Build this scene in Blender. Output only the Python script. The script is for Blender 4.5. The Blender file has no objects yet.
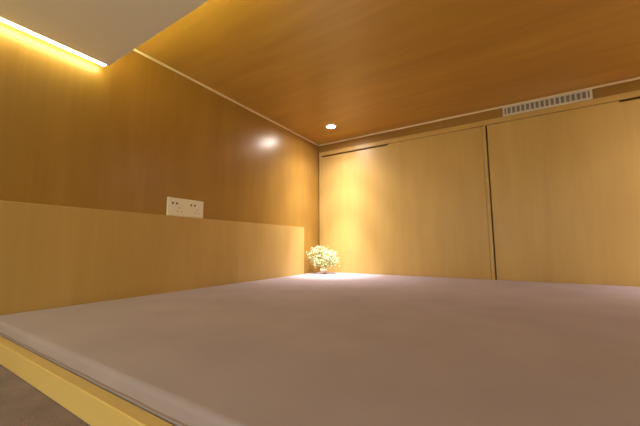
import bpy, bmesh, math, random
from mathutils import Vector, Matrix
random.seed(7)
S = bpy.context.scene
C = S.collection
PI = math.pi

# ------------------------------------------------------------------ helpers
def link(o, parent=None):
    C.objects.link(o)
    if parent: o.parent = parent
    return o

def obj(name, bm, mat, parent=None, smooth=False, loc=None):
    me = bpy.data.meshes.new(name)
    bmesh.ops.recalc_face_normals(bm, faces=bm.faces)
    bm.to_mesh(me); bm.free()
    if smooth:
        for p in me.polygons: p.use_smooth = True
    me.materials.append(mat)
    o = bpy.data.objects.new(name, me)
    if loc: o.location = loc
    return link(o, parent)

def struct(name, bm, mat, **k):
    o = obj(name, bm, mat, **k); o['kind'] = 'structure'; return o

def tag(o, label, cat, group=None):
    o['label'] = label; o['category'] = cat
    if group: o['group'] = group
    return o

def thing(name, label, cat, loc, group=None):
    o = bpy.data.objects.new(name, None); o.empty_display_size = .05; o.location = loc
    link(o); return tag(o, label, cat, group)

def box(bm, x0, x1, y0, y1, z0, z1, bev=0, seg=2):
    r = bmesh.ops.create_cube(bm, size=1)
    vs = r['verts']
    for v in vs:
        v.co = Vector((x0 if v.co.x < 0 else x1, y0 if v.co.y < 0 else y1, z0 if v.co.z < 0 else z1))
    if bev:
        es = list({e for v in vs for e in v.link_edges})
        bmesh.ops.bevel(bm, geom=es, offset=bev, segments=seg, profile=.5, affect='EDGES')
    return bm

def B(*a, **k):
    return box(bmesh.new(), *a, **k)

def lathe(prof, n=40):
    """closed surface of revolution about z from (r, z) pairs"""
    bm = bmesh.new(); rings = []
    for r, z in prof:
        if r < 1e-6: rings.append([bm.verts.new((0, 0, z))])
        else: rings.append([bm.verts.new((r*math.cos(2*PI*i/n), r*math.sin(2*PI*i/n), z)) for i in range(n)])
    for a, b in zip(rings, rings[1:]):
        for i in range(n):
            j = (i+1) % n
            if len(a) == 1 and len(b) == 1: continue
            if len(a) == 1: bm.faces.new((a[0], b[i], b[j]))
            elif len(b) == 1: bm.faces.new((a[i], a[j], b[0]))
            else: bm.faces.new((a[i], a[j], b[j], b[i]))
    return bm

def tube(bm, pts, r0, r1, n=5):
    pts = [Vector(p) for p in pts]; rings = []
    for k, p in enumerate(pts):
        d = (pts[min(k+1, len(pts)-1)] - pts[max(k-1, 0)]).normalized()
        a = d.orthogonal().normalized(); b = d.cross(a)
        r = r0 + (r1-r0)*k/(len(pts)-1)
        rings.append([bm.verts.new(p + r*(a*math.cos(2*PI*i/n) + b*math.sin(2*PI*i/n))) for i in range(n)])
    for u, v in zip(rings, rings[1:]):
        for i in range(n): bm.faces.new((u[i], u[(i+1) % n], v[(i+1) % n], v[i]))
    bm.faces.new(rings[0]); bm.faces.new(list(reversed(rings[-1])))

# ------------------------------------------------------------------ materials
def srgb(r, g, b):
    f = lambda c: (c/255/12.92) if c/255 <= .04045 else ((c/255+.055)/1.055)**2.4
    return (f(r), f(g), f(b), 1)

def new_mat(name):
    m = bpy.data.materials.new(name); m.use_nodes = True
    nt = m.node_tree; p = nt.nodes['Principled BSDF']
    return m, nt, p

def plain(name, col, rough=.5, spec=.5, coat=0):
    m, nt, p = new_mat(name)
    p.inputs['Base Color'].default_value = col
    p.inputs['Roughness'].default_value = rough
    p.inputs['Specular IOR Level'].default_value = spec
    p.inputs['Coat Weight'].default_value = coat
    return m

def wood(name, c_dark, c_mid, c_light, grain='Z', rough=.35, spec=.5, bands=5.0, fine=60.0):
    """laminated veneer: broad cathedral bands, fine streaks and short pores stretched along the grain"""
    m, nt, p = new_mat(name); N = nt.nodes.new; L = nt.links.new
    tc = N('ShaderNodeTexCoord')
    def noise(scale, along, detail, off, dist=0):
        mp = N('ShaderNodeMapping'); L(tc.outputs['Object'], mp.inputs['Vector'])
        s = {'X': (along, 1, 1), 'Y': (1, along, 1), 'Z': (1, 1, along)}[grain]
        mp.inputs['Scale'].default_value = s; mp.inputs['Location'].default_value = (off, off*.7, off*1.3)
        t = N('ShaderNodeTexNoise'); L(mp.outputs['Vector'], t.inputs['Vector'])
        t.inputs['Scale'].default_value = scale; t.inputs['Detail'].default_value = detail
        t.inputs['Distortion'].default_value = dist
        return t.outputs['Fac']
    a = noise(bands, .10, 3, 1.7, .6); b = noise(fine, .025, 3, 5.1); c = noise(14, .22, 4, 9.3, .5)
    def mth(op, x, y):
        n = N('ShaderNodeMath'); n.operation = op
        for i, v in enumerate((x, y)):
            if isinstance(v, (int, float)): n.inputs[i].default_value = v
            else: L(v, n.inputs[i])
        return n.outputs[0]
    s = mth('ADD', mth('ADD', mth('MULTIPLY', a, .56), mth('MULTIPLY', b, .16)), mth('MULTIPLY', c, .28))
    cr = N('ShaderNodeValToRGB'); L(s, cr.inputs['Fac'])
    e = cr.color_ramp.elements
    e[0].position = .32; e[0].color = c_dark
    e[1].position = .68; e[1].color = c_light
    q = e.new(.5); q.color = c_mid
    L(cr.outputs['Color'], p.inputs['Base Color'])
    p.inputs['Roughness'].default_value = rough
    p.inputs['Specular IOR Level'].default_value = spec
    return m

def fabric(name, c1, c2, scale=900, blotch=6, bump=.12):
    m, nt, p = new_mat(name); N = nt.nodes.new; L = nt.links.new
    tc = N('ShaderNodeTexCoord')
    t = N('ShaderNodeTexNoise'); t.inputs['Scale'].default_value = scale; t.inputs['Detail'].default_value = 2
    u = N('ShaderNodeTexNoise'); u.inputs['Scale'].default_value = blotch; u.inputs['Detail'].default_value = 4
    L(tc.outputs['Object'], t.inputs['Vector']); L(tc.outputs['Object'], u.inputs['Vector'])
    ad = N('ShaderNodeMath'); ad.operation = 'MULTIPLY_ADD'
    L(t.outputs['Fac'], ad.inputs[0]); ad.inputs[1].default_value = .35
    sc = N('ShaderNodeMath'); sc.operation = 'MULTIPLY'; L(u.outputs['Fac'], sc.inputs[0]); sc.inputs[1].default_value = .65
    L(sc.outputs[0], ad.inputs[2])
    cr = N('ShaderNodeValToRGB'); L(ad.outputs[0], cr.inputs['Fac'])
    cr.color_ramp.elements[0].position = .35; cr.color_ramp.elements[0].color = c1
    cr.color_ramp.elements[1].position = .65; cr.color_ramp.elements[1].color = c2
    L(cr.outputs['Color'], p.inputs['Base Color'])
    p.inputs['Roughness'].default_value = .9; p.inputs['Specular IOR Level'].default_value = .15
    bp = N('ShaderNodeBump'); bp.inputs['Strength'].default_value = bump; bp.inputs['Distance'].default_value = .002
    L(t.outputs['Fac'], bp.inputs['Height']); L(bp.outputs['Normal'], p.inputs['Normal'])
    p.inputs['Sheen Weight'].default_value = .15; p.inputs['Sheen Roughness'].default_value = .5
    return m

def emit(name, col, strength):
    m, nt, p = new_mat(name)
    p.inputs['Base Color'].default_value = (.8, .8, .8, 1)
    p.inputs['Emission Color'].default_value = col
    p.inputs['Emission Strength'].default_value = strength
    return m

WALL_WOOD = wood('honey_veneer', srgb(150, 111, 48), srgb(163, 123, 56), srgb(174, 134, 65), 'Z', rough=.31, spec=.6)
CEIL_WOOD = wood('ceiling_veneer', srgb(164, 123, 55), srgb(181, 138, 64), srgb(197, 153, 75), 'X', rough=.3, spec=.4, bands=3.5, fine=40)
MAPLE = wood('pale_maple_veneer', srgb(186, 152, 88), srgb(194, 160, 95), srgb(202, 168, 104), 'Z', rough=.36, spec=.4)
FASCIA = wood('fascia_veneer', srgb(142, 105, 50), srgb(155, 117, 58), srgb(168, 130, 66), 'X', rough=.35, spec=.35)
RAIL = wood('pale_rail_wood', srgb(204, 170, 100), srgb(212, 180, 110), srgb(220, 189, 120), 'X', rough=.4, spec=.35)
TRIMW = plain('cream_trim_paint', srgb(236, 214, 184), .45)
WHITE = plain('white_ceiling_paint', srgb(236, 230, 212), .75, .2)
PLASTIC = plain('white_socket_plastic', srgb(238, 230, 214), .35)
DARK = plain('dark_hole', srgb(28, 22, 18), .6)
FABRIC = fabric('mauve_grey_mattress_cloth', srgb(156, 140, 148), srgb(166, 150, 158))
CARPET = fabric('grey_brown_carpet', srgb(108, 90, 92), srgb(138, 117, 119), scale=350, blotch=14, bump=.4)
GRILLE = plain('white_grille_metal', srgb(214, 206, 196), .5)
GRILLE_IN = plain('grille_inside_grey', srgb(138, 126, 124), .7)
CHROME = plain('white_bezel', srgb(240, 232, 215), .35)
LED = emit('warm_led_tape', (1, .97, .48, 1), 4.2)
LEDF = emit('warm_led_tape_far', (1, .95, .40, 1), 9)
LENS = emit('downlight_lens', (1, .9, .82, 1), 80)
STEM = plain('green_stem', srgb(120, 150, 60), .5)
PETAL = plain('cream_petal', srgb(236, 236, 204), .6, .2)
POT = plain('pale_ceramic', srgb(232, 214, 196), .3)

# ------------------------------------------------------------------ setting (metres; mattress top is z = 0)
W, YB, ZF = 2.37, -2.9, -.07       # room width, open front edge of the loft, floor
struct('floor', B(0, W, YB, .5, ZF-.05, ZF), CARPET)
struct('wall_left', B(-.06, 0, YB, .5, ZF, 1.06), WALL_WOOD)
struct('wall_right', B(W, W+.06, YB, .5, ZF, 1.06), WALL_WOOD)
bm = B(0, W, .44, .5, ZF, .934); box(bm, 0, W, .008, .5, .934, 1.0)
struct('wall_back', bm, FASCIA)
struct('ceiling', B(0, W, YB, .5, 1.0, 1.06), CEIL_WOOD)
struct('trim_1', B(.0, .009, YB, -.001, .990, .9995, bev=.002), TRIMW)
struct('trim_2', B(.009, W, -.002, .008, .990, .9995, bev=.002), TRIMW)
# dropped white ceiling panel, left free of the left wall by a light slot
bm = B(.048, W, YB, -1.517, .854, .858); box(bm, .060, W, YB, -1.530, .858, .885)
struct('ceiling_soffit', bm, WHITE)
# pale band of maple on the left wall
struct('wall_panel_left', B(0, .02, YB, -.222, ZF, .325, bev=.001, seg=1), MAPLE)

# ------------------------------------------------------------------ wardrobe across the back
wd = thing('wardrobe', 'wide built-in pale wood wardrobe with two flat doors along the back wall', 'wardrobe', (W/2, .2, ZF))
def wpart(name, bm, mat, parent=wd):
    off = -Vector((W/2, .2, ZF))
    bmesh.ops.translate(bm, verts=bm.verts, vec=off)
    return obj(name, bm, mat, parent)
bm = B(.008, .030, 0, .43, ZF, .934, bev=.0012, seg=1)                      # left stile
box(bm, W-.030, W-.004, 0, .43, ZF, .934, bev=.0012, seg=1)                 # right stile
box(bm, .030, W-.030, 0, .43, .9035, .934, bev=.0012, seg=1)                # head rail
wpart('frame', bm, MAPLE)
wpart('back_panel', B(.030, W-.030, .41, .43, ZF, .9035), MAPLE)
XM = 1.182
def door(x0, x1, n0, n1):
    """flat door whose top edge is cut down by a long finger notch between n0 and n1"""
    bm = bmesh.new()
    zt, zn = .9005, .8915
    pts = [(x0, ZF+.004), (x1, ZF+.004), (x1, zt)]
    if n1 < x1-1e-4: pts += [(n1, zt)]
    pts += [(n1, zn), (n0, zn)]
    if n0 > x0+1e-4: pts += [(n0, zt), (x0, zt)]
    q = []
    for p in pts:
        if not q or (abs(q[-1][0]-p[0])+abs(q[-1][1]-p[1])) > 1e-5: q.append(p)
    if n1 >= x1-1e-4: q = [p for p in q if p != (x1, zt)]
    if n0 <= x0+1e-4: q = [p for p in q if p != (x0, zt)]
    f = bm.faces.new([bm.verts.new((x, .001, z)) for x, z in q])
    r = bmesh.ops.extrude_face_region(bm, geom=[f])
    bmesh.ops.translate(bm, verts=[g for g in r['geom'] if isinstance(g, bmesh.types.BMVert)], vec=(0, .019, 0))
    return bm
d1 = wpart('door', door(.033, XM-.024, .033, .578), MAPLE)
d1['label'] = 'left wardrobe door beside the flowers'
es = B(XM-.0225, XM-.004, -.001, .020, ZF+.004, .9005, bev=.0015, seg=1)
wpart('edge_strip', es, MAPLE, d1)
d2 = wpart('door', door(XM+.003, W-.033, 1.76, W-.033), MAPLE)
d2['label'] = 'right wardrobe door below the air vent'

# ------------------------------------------------------------------ air vent grille in the fascia
x0, x1, z0, z1 = 1.270, 1.665, .9345, .989
vt = thing('air_vent', 'long white slatted air vent above the right wardrobe door', 'vent', ((x0+x1)/2, .004, z0))
off = -Vector(((x0+x1)/2, .004, z0))
def vpart(n, bm, m):
    bmesh.ops.translate(bm, verts=bm.verts, vec=off); return obj(n, bm, m, vt)
b = .010
bm = bmesh.new()
box(bm, x0, x1, -.006, .0075, z0, z0+b, .001, 1); box(bm, x0, x1, -.006, .0075, z1-.006, z1, .001, 1)
box(bm, x0, x0+b, -.006, .0075, z0+b, z1-.006, .001, 1); box(bm, x1-b, x1, -.006, .0075, z0+b, z1-.006, .001, 1)
vpart('frame', bm, GRILLE)
vpart('backing', B(x0+b, x1-b, .0055, .0078, z0+b, z1-.006), GRILLE_IN)
nf = 17
for i in range(nf):
    xx = x0+b + (x1-x0-2*b)*(i+.5)/nf
    vpart('fin', B(xx-.0033, xx+.0033, -.004, .0054, z0+b, z1-.006), GRILLE)

# ------------------------------------------------------------------ downlights
def downlight(x, y, z, label, aim, k=1):
    t = thing('downlight', label, 'ceiling light', (x, y, z), 'recessed downlights')
    obj('trim_ring', lathe([(.026, -.0005), (.026, -.004), (.030, -.005), (.038, -.003), (.040, -.0005), (.026, -.0005)]), CHROME, t, True)
    obj('lens', lathe([(0, -.0028), (.0258, -.0028), (.0258, -.0006), (0, -.0006)]), LENS, t)
    for nm, watts, cone in (('downlight_beam', 26*k, 46), ('downlight_field', 8*k, 82), ('downlight_spill', 3.6*k, 134)):
        ld = bpy.data.lights.new(nm, 'SPOT')
        ld.energy = watts; ld.color = (1, .94, .88); ld.spot_size = math.radians(cone); ld.spot_blend = 1; ld.shadow_soft_size = .022
        lo = bpy.data.objects.new(nm, ld); lo.location = (0, 0, -.03); link(lo, t)
        lo.rotation_euler = Vector((aim[0]-x, aim[1]-y, -.97)).to_track_quat('-Z', 'Y').to_euler()
    return t, lo
dl, beam = downlight(.278, -.276, 1.0, 'small lit recessed downlight in the wood ceiling above the flowers', (.22, -.18))
dr, beam2 = downlight(2.16, -.276, 1.0, 'lit recessed downlight in the wood ceiling near the right wall, outside the photo', (2.2, -.18), .85)

# ------------------------------------------------------------------ LED tape on the white panel
led = obj('led_strip', B(.020, .058, YB+.02, -1.522, .8582, .866), LED)
tag(led, 'glowing warm LED strip in the slot between white ceiling panel and left wall', 'led strip')
led2 = obj('led_strip', B(.08, W-.05, -1.5295, -1.5195, .8582, .8612), LEDF)
tag(led2, 'warm LED strip hidden on top of the white ceiling panel, glowing onto the wood ceiling', 'led strip')

# ------------------------------------------------------------------ mattress and its rail
bm = bmesh.new()
def slab(bm, x0, x1, y0, y1, z0, z1, r, nx=60, ny=50, seg=5):
    """rounded slab as stacked rings of a rounded outline would be overkill: bevelled box with a gridded top"""
    box(bm, x0, x1, y0, y1, z0, z1)
    es = [e for e in bm.edges if max(v.co.z for v in e.verts) > z1-1e-6]
    vs = [e for e in bm.edges if abs(e.verts[0].co.z-e.verts[1].co.z) > .01]
    bmesh.ops.bevel(bm, geom=list(set(es+vs)), offset=r, segments=seg, profile=.5, affect='EDGES')
slab(bm, .024, W-.006, -1.753, -.004, ZF+.001, 0, .009)
mt = obj('mattress', bm, FABRIC, None, True)
tag(mt, 'large thin mauve-grey mattress filling the platform up to the wardrobe', 'mattress')
bm = bmesh.new()
tube(bm, [(.044+(W-.07)*i/60, -1.7526, -.0245+.0006*math.sin(i*1.7)) for i in range(61)], .0014, .0014, 8)
pp = obj('piping', bm, plain('piping_cloth', srgb(140, 118, 108), .9, .2), mt, True)
rail = obj('edging_rail', B(.0215, W-.003, -1.775, -1.7548, ZF+.0005, -.0285, bev=.0016), RAIL)
tag(rail, 'pale wood edging rail along the near side of the mattress', 'rail')

# ------------------------------------------------------------------ double wall socket
sx = .009
sk = thing('wall_socket', 'white double power socket on the left wall above the maple band', 'socket', (0, -1.149, .3255))
obj('plate', B(.0004, sx, -.0915, .0915, 0, .083, bev=.003), PLASTIC, sk)
for cy in (-.046, .046):
    m = obj('socket_face', B(sx-.001, sx+.0012, cy-.036, cy+.036, .008, .075, bev=.001, seg=1), PLASTIC, sk)
    for dy in (-.010, .010):
        obj('pin_hole', B(sx+.0008, sx+.0016, cy-.013+dy-.0035, cy-.013+dy+.0035, .053, .062), DARK, m)
    obj('pin_hole', B(sx+.0008, sx+.0016, cy+.0085, cy+.0115, .036, .042), GRILLE_IN, m)
    for dy, sg in ((-.009, 1), (.009, -1)):
        b_ = B(sx+.0008, sx+.0016, -.0013, .0013, -.004, .004)
        bmesh.ops.rotate(b_, verts=b_.verts, cent=(0, 0, 0), matrix=Matrix.Rotation(sg*.5, 3, 'X'))
        bmesh.ops.translate(b_, verts=b_.verts, vec=(0, cy+.011+dy, .022))
        obj('pin_hole', b_, GRILLE_IN, m)

# ------------------------------------------------------------------ baby's breath in a low pot
FX, FY = .128, -.135
pot = obj('flower_pot', lathe([(0, 0), (.020, 0), (.024, .003), (.026, .018), (.025, .030), (.023, .033), (.021, .032), (.022, .026), (.021, .012), (.018, .006), (0, .005)]), POT, None, True, (FX, FY, .0005))
tag(pot, 'small pale pot under the white flowers in the corner', 'pot')
bq = thing('baby_breath_flowers', "bunch of white baby's breath flowers standing in the corner by the wardrobe", 'flowers', (FX, FY, .009))
cen = Vector((0.0, 0, .118))
for k in range(34):
    a = 2.39996*k; cz = 1 - 1.72*(k+.5)/34; rr = math.sqrt(max(0, 1-cz*cz)); q = .62 + .38*((k*7) % 5)/4
    tip = Vector((math.cos(a)*.116*rr*q, math.sin(a)*.088*rr*q, .094 + .080*cz*q))
    base = Vector((math.cos(a)*.008, math.sin(a)*.008, .002))
    mid = Vector((tip.x*.25, tip.y*.25, .050))
    bm = bmesh.new(); bl = bmesh.new()
    tube(bm, [base, mid*.6+base*.4, mid, mid.lerp(tip, .5)+Vector((0, 0, .006)), tip], .0011, .0006)
    for j in range(15):
        s = mid.lerp(tip, random.uniform(.35, .95))
        d = Vector((random.gauss(0, 1), random.gauss(0, 1), random.gauss(.15, .9))).normalized()*random.uniform(.010, .034)
        e = tip + d
        if e.z < .020: e.z = .020 + .008*random.random()
        tube(bm, [s, s.lerp(e, .5)+Vector((0, 0, .003)), e], .0006, .0004, 3)
        # a blossom: a ring of cupped petals around a little ball
        nrm = d.normalized(); t1 = nrm.orthogonal().normalized(); t2 = nrm.cross(t1); R = random.uniform(.0036, .0060)
        r = bmesh.ops.create_icosphere(bl, subdivisions=1, radius=R*.5)
        bmesh.ops.translate(bl, verts=r['verts'], vec=e)
        for q in range(6):
            w = 2*PI*q/6
            dd = t1*math.cos(w)+t2*math.sin(w); pd = nrm.cross(dd)
            v0 = bl.verts.new(e+dd*R*.2)
            v1 = bl.verts.new(e+dd*R*.8+pd*R*.45+nrm*R*.25); v2 = bl.verts.new(e+dd*R*1.15+nrm*R*.5); v3 = bl.verts.new(e+dd*R*.8-pd*R*.45+nrm*R*.25)
            v4 = bl.verts.new(e+dd*R*.7+nrm*R*.55)
            bl.faces.new((v0, v1, v4)); bl.faces.new((v1, v2, v4)); bl.faces.new((v2, v3, v4)); bl.faces.new((v3, v0, v4)); bl.faces.new((v0, v3, v2, v1))
    sp = obj('sprig', bm, STEM, bq, True)
    o = obj('blossoms', bl, PETAL, sp)

# ------------------------------------------------------------------ light, camera, view
w = bpy.data.worlds.new('world'); S.world = w; w.use_nodes = True
w.node_tree.nodes['Background'].inputs[0].default_value = (1, .97, .70, 1)
w.node_tree.nodes['Background'].inputs[1].default_value = .47

f, yaw, pit, rol, X, Y, cz = 303.65, .5587, .1103, -.0040, 1.264, 1.9983, .1887
cd = bpy.data.cameras.new('camera'); cd.sensor_width = 36; cd.sensor_fit = 'HORIZONTAL'; cd.lens = f/640*36; cd.clip_start = .01
cam = bpy.data.objects.new('camera', cd); link(cam)
fw = Vector((-math.sin(yaw)*math.cos(pit), math.cos(yaw)*math.cos(pit), math.sin(pit)))
r = Vector((math.cos(yaw), math.sin(yaw), 0)); u = r.cross(fw)
r2 = math.cos(rol)*r+math.sin(rol)*u; u2 = -math.sin(rol)*r+math.cos(rol)*u
cam.matrix_world = Matrix((( r2.x, u2.x, -fw.x, X), (r2.y, u2.y, -fw.y, -Y), (r2.z, u2.z, -fw.z, cz), (0, 0, 0, 1)))
S.camera = cam
vs = S.view_settings; S.display_settings.display_device = 'sRGB'
vs.view_transform = 'Standard'; vs.look = 'None'; vs.gamma = 1; vs.use_curve_mapping = False; vs.exposure = 2.22
